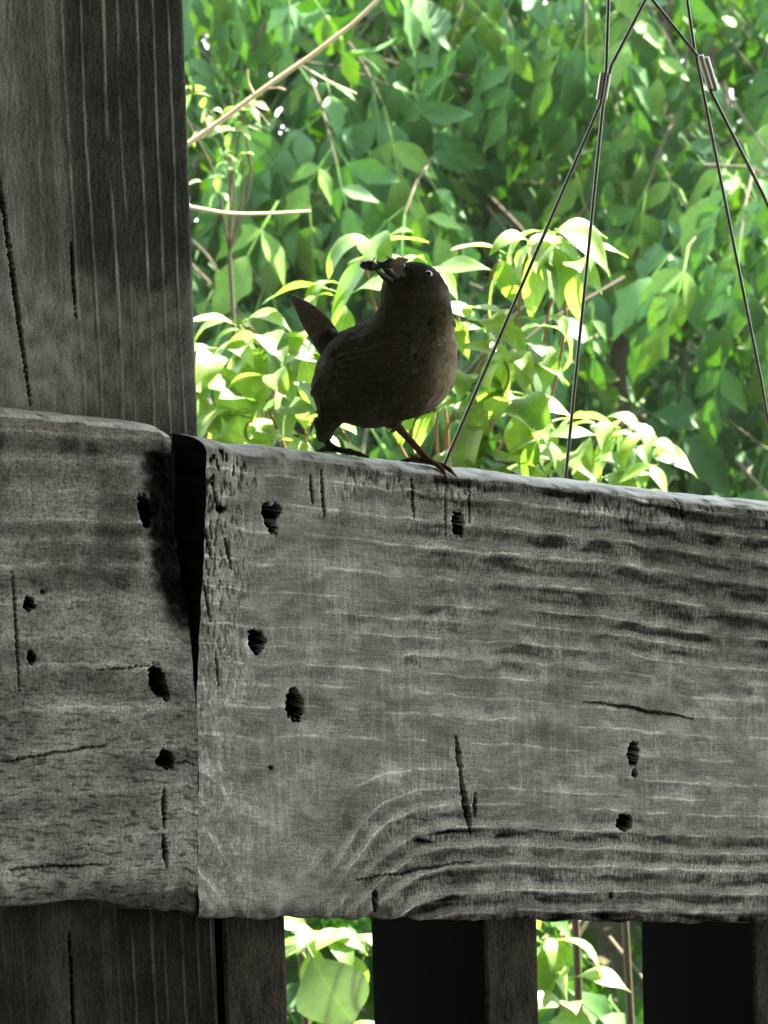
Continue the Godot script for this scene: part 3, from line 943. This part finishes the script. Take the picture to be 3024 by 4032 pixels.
func shrub(label: String, foot: Vector3, whorls: Array, bark: Material = M.red_twig) -> Node3D:
	var t := thing("glossy_shrub", foot, label, "shrub", "sunlit shrubs behind the railing")
	var mid := Vector3.ZERO
	for q in whorls:
		mid += (q[0] - foot) / whorls.size()
	var fork := Vector3(mid.x * 0.6, mid.y - 0.16, mid.z - 0.10)
	rod("stem", [Vector3.ZERO, fork * 0.5 + Vector3(0.02, 0, 0), fork], 0.006, 0.0025, M.bark, t, 7, 0.05)
	for q in whorls:
		var c: Vector3 = q[0] - foot
		rod("twig", [fork, fork.lerp(c, 0.5) + Vector3(rng.randf_range(-0.02, 0.02), 0.0, -0.03), c + Vector3(rng.randf_range(-0.015, 0.015), -0.02, -0.02), c], 0.0016, 0.0010, bark, t, 6, 0.05)
		whorl(t, c, q[1], q[2], rng.randf() * TAU, q[3] if q.size() > 3 else 0.25)
		whorl(t, fork.lerp(c, rng.randf_range(0.5, 0.8)) + Vector3(rng.randf_range(-0.02, 0.02), 0, 0.05), 2, q[2] * 0.9, rng.randf() * TAU, 0.1)
	return t

func tree(label: String, foot: Vector3, center: Vector3, half: Vector3, count: int, trunk: Array, tints: int, seed_at: int) -> Node3D:
	rng.seed = seed_at
	var t := thing("leafy_tree", foot, label, "tree", "trees behind the railing")
	for q in trunk:
		var pts := []
		for v in q[0]:
			pts.append(v - foot)
		rod("trunk" if q == trunk[0] else "branch", pts, q[1], q[2], M.bark, t, 9, 0.08)
	# twigs with leaves along them
	var sts := begin()
	var spots := []
	var tries := 0
	while spots.size() < count and tries < count * 4:
		tries += 1
		var r := Vector3(rng.randf_range(-1, 1), rng.randf_range(-1, 1), rng.randf_range(-1, 1))
		if r.length() > 1.0: continue
		var p := center + r * half
		if p.y < foot.y + 0.1: continue
		p.z += (1.1 - p.y) * 0.42
		if soft.get_noise_3d(p.x * 1.6, p.y * 1.6, p.z * 1.6 + seed_at) < -0.22: continue
		var out := Vector3(r.x * 0.8, rng.randf_range(-0.75, 0.15), 0.55 + r.z * 0.5) + Vector3(rng.randf_range(-0.6, 0.6), 0, rng.randf_range(-0.6, 0.6))
		out = out.normalized()
		var start := p - out * 0.30 + Vector3(0, 0.04, 0)
		var mid := p - out * 0.12 + Vector3(0, 0.03, 0)
		tube_into(sts, [start - foot, mid - foot, p - foot], [0.0035, 0.0025, 0.0012], 4)
		for k in 5:
			var s: Vector3 = start.lerp(p, 0.25 + 0.19 * k)
			var side := out.cross(Vector3.UP).normalized() * (1.0 if k % 2 else -1.0)
			var dir := (out * 0.6 + side * rng.randf_range(0.4, 1.0) + Vector3(0, rng.randf_range(-1.3, -0.1), 0)).normalized()
			if k == 4: dir = (out + Vector3(0, -0.9, 0)).normalized()
			var face := Vector3(rng.randf_range(-0.55, 0.55), rng.randf_range(0.3, 1.0), rng.randf_range(0.1, 1.0)).normalized()
			spots.append([Transform3D(leaf_frame(dir, face).scaled_local(Vector3.ONE * rng.randf_range(0.6, 1.15)), s - foot), rng.randi() % tree_leaves.size(), rng.randi() % tints])
	var tw := obj("twig", sts.commit(), M.bark, t)
	tag(tw, "", "", "", "stuff")
	# the leaves that show largest are parts of their own, the rest one mass
	var rank := []
	for i in spots.size():
		var p: Vector3 = spots[i][0].origin + foot
		var seen := absf(p.x / -p.z) < 0.19 and (p.y - 1.03) / -p.z < 0.14 and (p.y - 1.03) / -p.z > -0.34
		rank.append([(p.z if seen else p.z - 50.0), i])
	rank.sort_custom(func(a, b): return a[0] > b[0])
	var rest := []
	for k in rank.size():
		var s: Array = spots[rank[k][1]]
		if k < 290 and rank[k][0] > -40.0:
			var o := obj("leaf", tree_leaves[s[1]], M.tree[s[2]], t)
			o.transform = s[0]
		else:
			rest.append(s)
	for v in tree_leaves.size():
		var mine := rest.filter(func(s): return s[1] == v)
		if mine.is_empty(): continue
		var mm := MultiMesh.new()
		mm.transform_format = MultiMesh.TRANSFORM_3D
		mm.use_colors = true
		mm.mesh = tree_leaves[v]
		mm.instance_count = mine.size()
		for i in mine.size():
			mm.set_instance_transform(i, mine[i][0])
			mm.set_instance_color(i, M.tints[mine[i][2]])
		var o := MultiMeshInstance3D.new()
		o.name = "foliage"
		o.multimesh = mm
		o.material_override = M.tree_mass
		numbered(o, t)
		tag(o, "", "", "", "stuff")
	return t

func _ready() -> void:
	# camera
	var cam := Camera3D.new()
	cam.name = "camera"
	cam.fov = 24.9
	cam.near = 0.05
	cam.far = 200.0
	cam.position = Vector3(0, 1.03, 0)
	cam.rotation = Vector3(deg_to_rad(-5.54), 0, -0.027)
	var lens := CameraAttributesPhysical.new()
	lens.frustum_focal_length = 54.36
	lens.frustum_focus_distance = 1.16
	lens.exposure_aperture = 20.0
	lens.frustum_near = 0.05
	lens.frustum_far = 200.0
	cam.attributes = lens
	add_child(cam)
	cam.current = true
	# sky, exposure
	var env := Environment.new()
	env.background_mode = Environment.BG_SKY
	var sm := ProceduralSkyMaterial.new()
	sm.sky_top_color = Color(0.71, 0.76, 0.81)
	sm.sky_horizon_color = Color(0.92, 0.94, 0.93)
	sm.sky_curve = 0.15
	sm.ground_bottom_color = Color(0.16, 0.19, 0.12)
	sm.ground_horizon_color = Color(0.35, 0.40, 0.32)
	sm.sky_energy_multiplier = 0.85
	var sky := Sky.new()
	sky.sky_material = sm
	env.sky = sky
	env.background_energy_multiplier = 1.0
	env.tonemap_mode = Environment.TONE_MAPPER_LINEAR
	env.tonemap_exposure = 18.0
	env.fog_enabled = true
	env.fog_density = 0.0008
	env.fog_light_color = Color(0.93, 0.97, 0.90)
	env.sdfgi_enabled = true
	env.ssao_enabled = true
	env.ssil_enabled = true
	var we := WorldEnvironment.new()
	we.name = "world"
	we.environment = env
	add_child(we)
	# sun, high and beyond the trees
	var sun := DirectionalLight3D.new()
	sun.name = "sun"
	sun.light_color = Color(1.0, 0.96, 0.88)
	sun.light_energy = 1.6
	sun.light_angular_distance = 0.5
	sun.shadow_enabled = true
	add_child(sun)
	sun.look_at_from_position(SUN_FROM * 10.0, Vector3.ZERO, Vector3.UP)

	rng.seed = 4
	soft.seed = 12
	soft.frequency = 1.0
	# materials
	M.wood = vertex_mat(0.92, 0.15)
	M.painted_shade = vertex_mat(1.0, 0.0)  # balusters: the shade on their sides sits in the vertex colours
	M.painted_shade.specular_mode = BaseMaterial3D.SPECULAR_DISABLED
	M.plumage = vertex_mat(0.95, 0.12)
	M.plumage_thin = vertex_mat(0.9, 0.15)
	M.plumage_thin.cull_mode = BaseMaterial3D.CULL_DISABLED
	M.eye = mat(Color(0.004, 0.004, 0.004), 0.14, 0.6)
	M.beak = mat(Color(0.03, 0.025, 0.02), 0.5, 0.4)
	M.bug = vertex_mat(0.5, 0.4)
	M.bug_leg = mat(Color(0.03, 0.025, 0.02), 0.6)
	var plain_white := vein_image(6, 0.1, 77)
	M.bug_wing = leaf_mat(Color(0.14, 0.12, 0.085), 0.4, 0.4, Color(0.8, 0.8, 0.7), plain_white)
	M.wire = mat(Color(0.04, 0.034, 0.022), 0.42, 0.5)
	M.wire.metallic = 0.35
	M.sleeve = mat(Color(0.34, 0.31, 0.26), 0.4, 0.5)
	M.sleeve.metallic = 0.3
	M.bark = mat(Color(0.060, 0.050, 0.034), 0.95)
	M.red_twig = mat(Color(0.13, 0.07, 0.032), 0.7)
	M.green_stem = mat(Color(0.12, 0.15, 0.05), 0.6)
	M.dead_twig = mat(Color(0.50, 0.39, 0.27), 0.85)
	var v_broad := vein_image(9, 0.14, 5)
	var v_tree := vein_image(12, 0.10, 8)
	M.shrub = []
	for c in [Color(0.20, 0.34, 0.085), Color(0.23, 0.37, 0.10), Color(0.16, 0.30, 0.075), Color(0.27, 0.40, 0.12)]:
		M.shrub.append(leaf_mat(c, 0.48, 0.68, Color(1.08, 1.12, 0.72), v_broad))
	M.broad_leaf = leaf_mat(Color(0.14, 0.24, 0.12), 0.42, 0.7, Color(0.5, 0.55, 0.35), v_broad)
	M.tints = [Color(0.052, 0.140, 0.036), Color(0.064, 0.160, 0.040), Color(0.040, 0.112, 0.033), Color(0.092, 0.190, 0.031), Color(0.062, 0.145, 0.058)]
	M.tree = []
	for c in M.tints:
		M.tree.append(leaf_mat(c, 0.62, 0.28, Color(0.56, 0.62, 0.22), v_tree))
	M.tree_mass = leaf_mat(Color.WHITE, 0.62, 0.28, Color(0.56, 0.62, 0.22), v_tree, true)

	# setting: ground, deck, and an unseen roof added to shade the railing
	var gm := mat(Color(0.06, 0.06, 0.035), 1.0)
	var gt := NoiseTexture2D.new()
	gt.width = 512; gt.height = 512; gt.seamless = true
	gt.noise = noise(40, 0.03, 4)
	var ramp := Gradient.new()
	ramp.set_color(0, Color(0.62, 0.60, 0.55))
	ramp.set_color(1, Color(1.0, 1.0, 0.95))
	gt.color_ramp = ramp
	gm.albedo_texture = gt
	gm.albedo_color = Color(0.06, 0.065, 0.035).linear_to_srgb()
	gm.uv1_triplanar = true
	gm.uv1_world_triplanar = true
	gm.uv1_scale = Vector3(0.7, 0.7, 0.7)
	tag(block("ground", Vector3(160, 0.2, 160), Vector3(0, -0.45, 0), gm), "", "", "", "structure")
	var dm := mat(Color(0.09, 0.085, 0.075), 0.9)
	tag(block("deck_floor", Vector3(12.0, 0.10, 4.9), Vector3(0, -0.05, 0.8), dm), "", "", "", "structure")
	tag(block("added_roof", Vector3(13.0, 0.12, 5.2), Vector3(0, 2.16, 0.50), mat(Color(0.2, 0.19, 0.17), 0.9)), "", "", "", "structure")

	tag(block("added_wall", Vector3(13.0, 2.6, 0.15), Vector3(0, 0.85, 2.6), mat(Color(0.25, 0.23, 0.19), 0.9)), "", "", "", "structure")  # unseen wall added behind the camera to darken the porch
	make_railing()
	make_bird()
	make_wires()

	# bare twigs poking out from behind the post
	var d := thing("dead_branch", Vector3(-0.85, -0.35, -2.6), "bare tan dead branch slanting up from behind the post to the top edge", "branch")
	var o := d.position
	rod("branch", [Vector3.ZERO, Vector3(-0.6, 0.8, -2.57) - o, Vector3(-0.3400, 1.1065, -2.5500) - o, Vector3(-0.2006, 1.1915, -2.5500) - o, Vector3(-0.1224, 1.2442, -2.5500) - o, Vector3(-0.0510, 1.2918, -2.5500) - o, Vector3(0.0085, 1.3394, -2.5500) - o, Vector3(0.1360, 1.4720, -2.5500) - o], 0.0036, 0.0020, M.dead_twig, d, 8, 0.1)
	for q in [[Vector3(-0.1275, 1.2408, -2.5500), Vector3(-0.1334, 1.2527, -2.5449), Vector3(-0.1343, 1.2680, -2.5415)], [Vector3(-0.1173, 1.2476, -2.5500), Vector3(-0.1020, 1.2476, -2.5415), Vector3(-0.0935, 1.2442, -2.5330)], [Vector3(-0.0782, 1.2731, -2.5500), Vector3(-0.0510, 1.2544, -2.5330), Vector3(-0.0170, 1.2374, -2.5245)], [Vector3(-0.1360, 1.2340, -2.5500), Vector3(-0.1224, 1.2204, -2.5330), Vector3(-0.1122, 1.2068, -2.5245)], [Vector3(-0.1785, 1.2068, -2.5500), Vector3(-0.1819, 1.2153, -2.5500), Vector3(-0.1853, 1.2221, -2.5500)]]:
		rod("side_twig", [q[0] - o, q[1] - o, q[2] - o], 0.0011, 0.0006, M.dead_twig, d, 5, 0.1, 3)
	var d2 := thing("dead_branch", Vector3(-0.80, -0.35, -2.65), "short pale bare twig jutting level from behind the post", "branch")
	o = d2.position
	rod("branch", [Vector3.ZERO, Vector3(-0.6, 0.85, -2.58) - o, Vector3(-0.3400, 1.1490, -2.5500) - o, Vector3(-0.2006, 1.1218, -2.5500) - o, Vector3(-0.1479, 1.1133, -2.5500) - o, Vector3(-0.0714, 1.1141, -2.5500) - o], 0.0034, 0.0013, M.dead_twig, d2, 7, 0.1)

	# glossy sunlit shrubs close behind the railing
	for q in [[0.35, 0.46, 0.25], [0.6, 0.40, 0.3], [0.9, 0.50, 0.3], [1.5, 0.42, 0.35], [1.9, 0.46, 0.4]]:
		shrub_leaves.append(simple_leaf(1.0, q[1], q[0], q[2], 0.42, 10, 0.04, rng.randf_range(-0.5, 0.5)))
	rng.seed = 9
	shrub("sunlit glossy shrub between the post and the bird", Vector3(-0.10, -0.35, -2.05), [
		[Vector3(-0.103, 0.985, -2.0), 6, 0.071], [Vector3(-0.140, 0.978, -1.98), 6, 0.076], [Vector3(-0.066, 0.975, -2.02), 6, 0.066], [Vector3(-0.106, 0.925, -1.97), 5, 0.063], [Vector3(-0.140, 0.92, -2.0), 5, 0.068], [Vector3(-0.07, 0.90, -2.0), 5, 0.061], [Vector3(-0.122, 1.0, -2.03), 5, 0.055], [Vector3(-0.085, 0.955, -1.95), 5, 0.055], [Vector3(-0.155, 0.945, -1.95), 5, 0.06], [Vector3(-0.12, 0.895, -1.94), 5, 0.055], [Vector3(-0.035, 0.91, -1.98), 5, 0.05]])
	shrub("sunlit glossy shrub right behind the bird, leaves showing on both sides of its head", Vector3(0.04, -0.35, -2.15), [
		[Vector3(-0.002, 1.066, -2.0), 6, 0.071], [Vector3(-0.030, 1.028, -2.02), 5, 0.063], [Vector3(0.038, 1.045, -2.05), 4, 0.061], [Vector3(0.092, 0.99, -2.0), 7, 0.071], [Vector3(0.120, 0.93, -2.0), 6, 0.073], [Vector3(0.085, 0.915, -1.97), 6, 0.067], [Vector3(0.10, 0.872, -1.98), 6, 0.061], [Vector3(0.105, 0.965, -1.96), 5, 0.055], [Vector3(0.135, 0.90, -1.95), 5, 0.055], [Vector3(0.075, 0.945, -1.98), 5, 0.055], [Vector3(0.06, 1.01, -2.0), 4, 0.05], [Vector3(0.07, 0.88, -1.95), 5, 0.05]])
	shrub("sunlit glossy shrub with high drooping whorl right of the bird, beside the two left wires", Vector3(0.16, -0.35, -2.2), [
		[Vector3(0.150, 1.072, -2.0), 7, 0.073], [Vector3(0.105, 1.050, -2.0), 4, 0.063], [Vector3(0.168, 1.062, -2.02), 5, 0.055], [Vector3(0.135, 1.06, -1.98), 4, 0.05]])
	shrub("low sunlit glossy shrub above the rail, right of the second wire", Vector3(0.2, -0.35, -2.1), [
		[Vector3(0.202, 0.905, -2.0), 7, 0.073], [Vector3(0.173, 0.874, -1.98), 6, 0.073], [Vector3(0.215, 0.87, -2.02), 5, 0.063], [Vector3(0.222, 0.893, -1.98), 5, 0.055], [Vector3(0.188, 0.905, -2.03), 5, 0.05], [Vector3(0.19, 0.855, -1.96), 5, 0.055]])
	shrub("small leaved yellow green sprays added for sun flecks under the dead branch, beside the post", Vector3(-0.2, -0.35, -2.9), [
		[Vector3(-0.155, 1.24, -2.8), 5, 0.036], [Vector3(-0.145, 1.255, -2.82), 5, 0.033], [Vector3(-0.165, 1.225, -2.8), 5, 0.036], [Vector3(-0.215, 1.27, -2.8), 4, 0.033], [Vector3(-0.20, 1.25, -2.85), 4, 0.030], [Vector3(-0.16, 1.19, -2.8), 4, 0.030]], M.bark)  # sprays added to stand for sun flecks on the leaves
	# foliage in the gaps between the balusters
	var low := shrub("low broad leafed plant seen through the left gap below the rail", Vector3(-0.07, -0.35, -2.0), [
		[Vector3(-0.070, 0.462, -2.0), 6, 0.067], [Vector3(-0.040, 0.455, -2.02), 5, 0.061], [Vector3(-0.062, 0.375, -1.96), 4, 0.061]], M.green_stem)
	var big := obj("leaf", shrub_leaves[2], M.broad_leaf, low)
	big.transform = Transform3D(leaf_frame(Vector3(0.45, -0.9, 0.12), Vector3(-0.1, 0.25, 1)).scaled_local(Vector3(1.55, 1, 1) * 0.085), Vector3(-0.075, 0.482, -1.90) - low.position)
	shrub("yellow green plant seen through the right gap below the rail", Vector3(0.14, -0.35, -2.05), [
		[Vector3(0.130, 0.455, -2.0), 6, 0.067], [Vector3(0.150, 0.42, -2.0), 3, 0.061]], M.green_stem)

	# trees behind
	for s in 6:
		tree_leaves.append(compound_leaf([2, 1, 2, 3, 1, 2][s], [0.112, 0.125, 0.10, 0.095, 0.14, 0.085][s], [0.043, 0.055, 0.045, 0.036, 0.058, 0.034][s], 50 + s))
	tree("shady green compound leaved tree filling the left of the background", Vector3(-0.75, -0.35, -5.2), Vector3(-0.55, 1.1, -4.9), Vector3(1.0, 2.0, 1.0), 2300,
		[[[Vector3(-0.75, -0.35, -5.2), Vector3(-0.7, 0.8, -5.1), Vector3(-0.6, 2.6, -5.0)], 0.06, 0.03], [[Vector3(-0.7, 0.8, -5.1), Vector3(-0.4, 1.2, -4.7), Vector3(-0.1, 1.7, -4.4)], 0.02, 0.006]], 5, 101)
	tree("shady green tree with dark forked trunk in the right of the background", Vector3(0.55, -0.35, -5.0), Vector3(0.65, 1.1, -5.1), Vector3(1.0, 2.0, 1.0), 2300,
		[[[Vector3(0.56, -0.35, -5.0), Vector3(0.53, 0.45, -4.85), Vector3(0.507, 0.807, -4.95), Vector3(0.527, 0.946, -4.95), Vector3(0.564, 1.119, -4.95), Vector3(0.62, 1.547, -4.95), Vector3(0.66, 2.6, -4.85)], 0.024, 0.010], [[Vector3(0.527, 0.946, -4.95), Vector3(0.423, 1.02, -4.93), Vector3(0.235, 1.215, -4.9)], 0.009, 0.005], [[Vector3(0.515, 0.92, -4.95), Vector3(0.62, 1.0, -4.95), Vector3(0.80, 1.10, -4.95)], 0.011, 0.006]], 5, 202)
	tree("low dark green undergrowth below the trees, seen through the right gap under the rail", Vector3(0.25, -0.35, -3.3), Vector3(0.2, 0.05, -3.2), Vector3(0.9, 0.42, 0.35), 240,
		[[[Vector3(0.25, -0.35, -3.3), Vector3(0.25, -0.15, -3.3), Vector3(0.22, 0.1, -3.25)], 0.012, 0.006]], 3, 505).set_meta("category", "undergrowth")
	tree("shady tree deep behind on the right, glimpsed through gaps in the leaves", Vector3(1.3, -0.35, -8.6), Vector3(1.0, 1.9, -8.8), Vector3(2.2, 3.6, 1.2), 5200,
		[[[Vector3(1.3, -0.35, -8.6), Vector3(1.25, 1.0, -8.6), Vector3(1.3, 4.4, -8.7)], 0.08, 0.04]], 5, 404)
	tree("shady tree deep behind, seen between the two nearer trees", Vector3(0.1, -0.35, -6.8), Vector3(-0.6, 1.7, -7.0), Vector3(3.2, 3.6, 1.0), 4200,
		[[[Vector3(0.1, -0.35, -6.8), Vector3(0.12, 1.0, -6.75), Vector3(0.05, 3.4, -6.7)], 0.08, 0.04]], 5, 303)
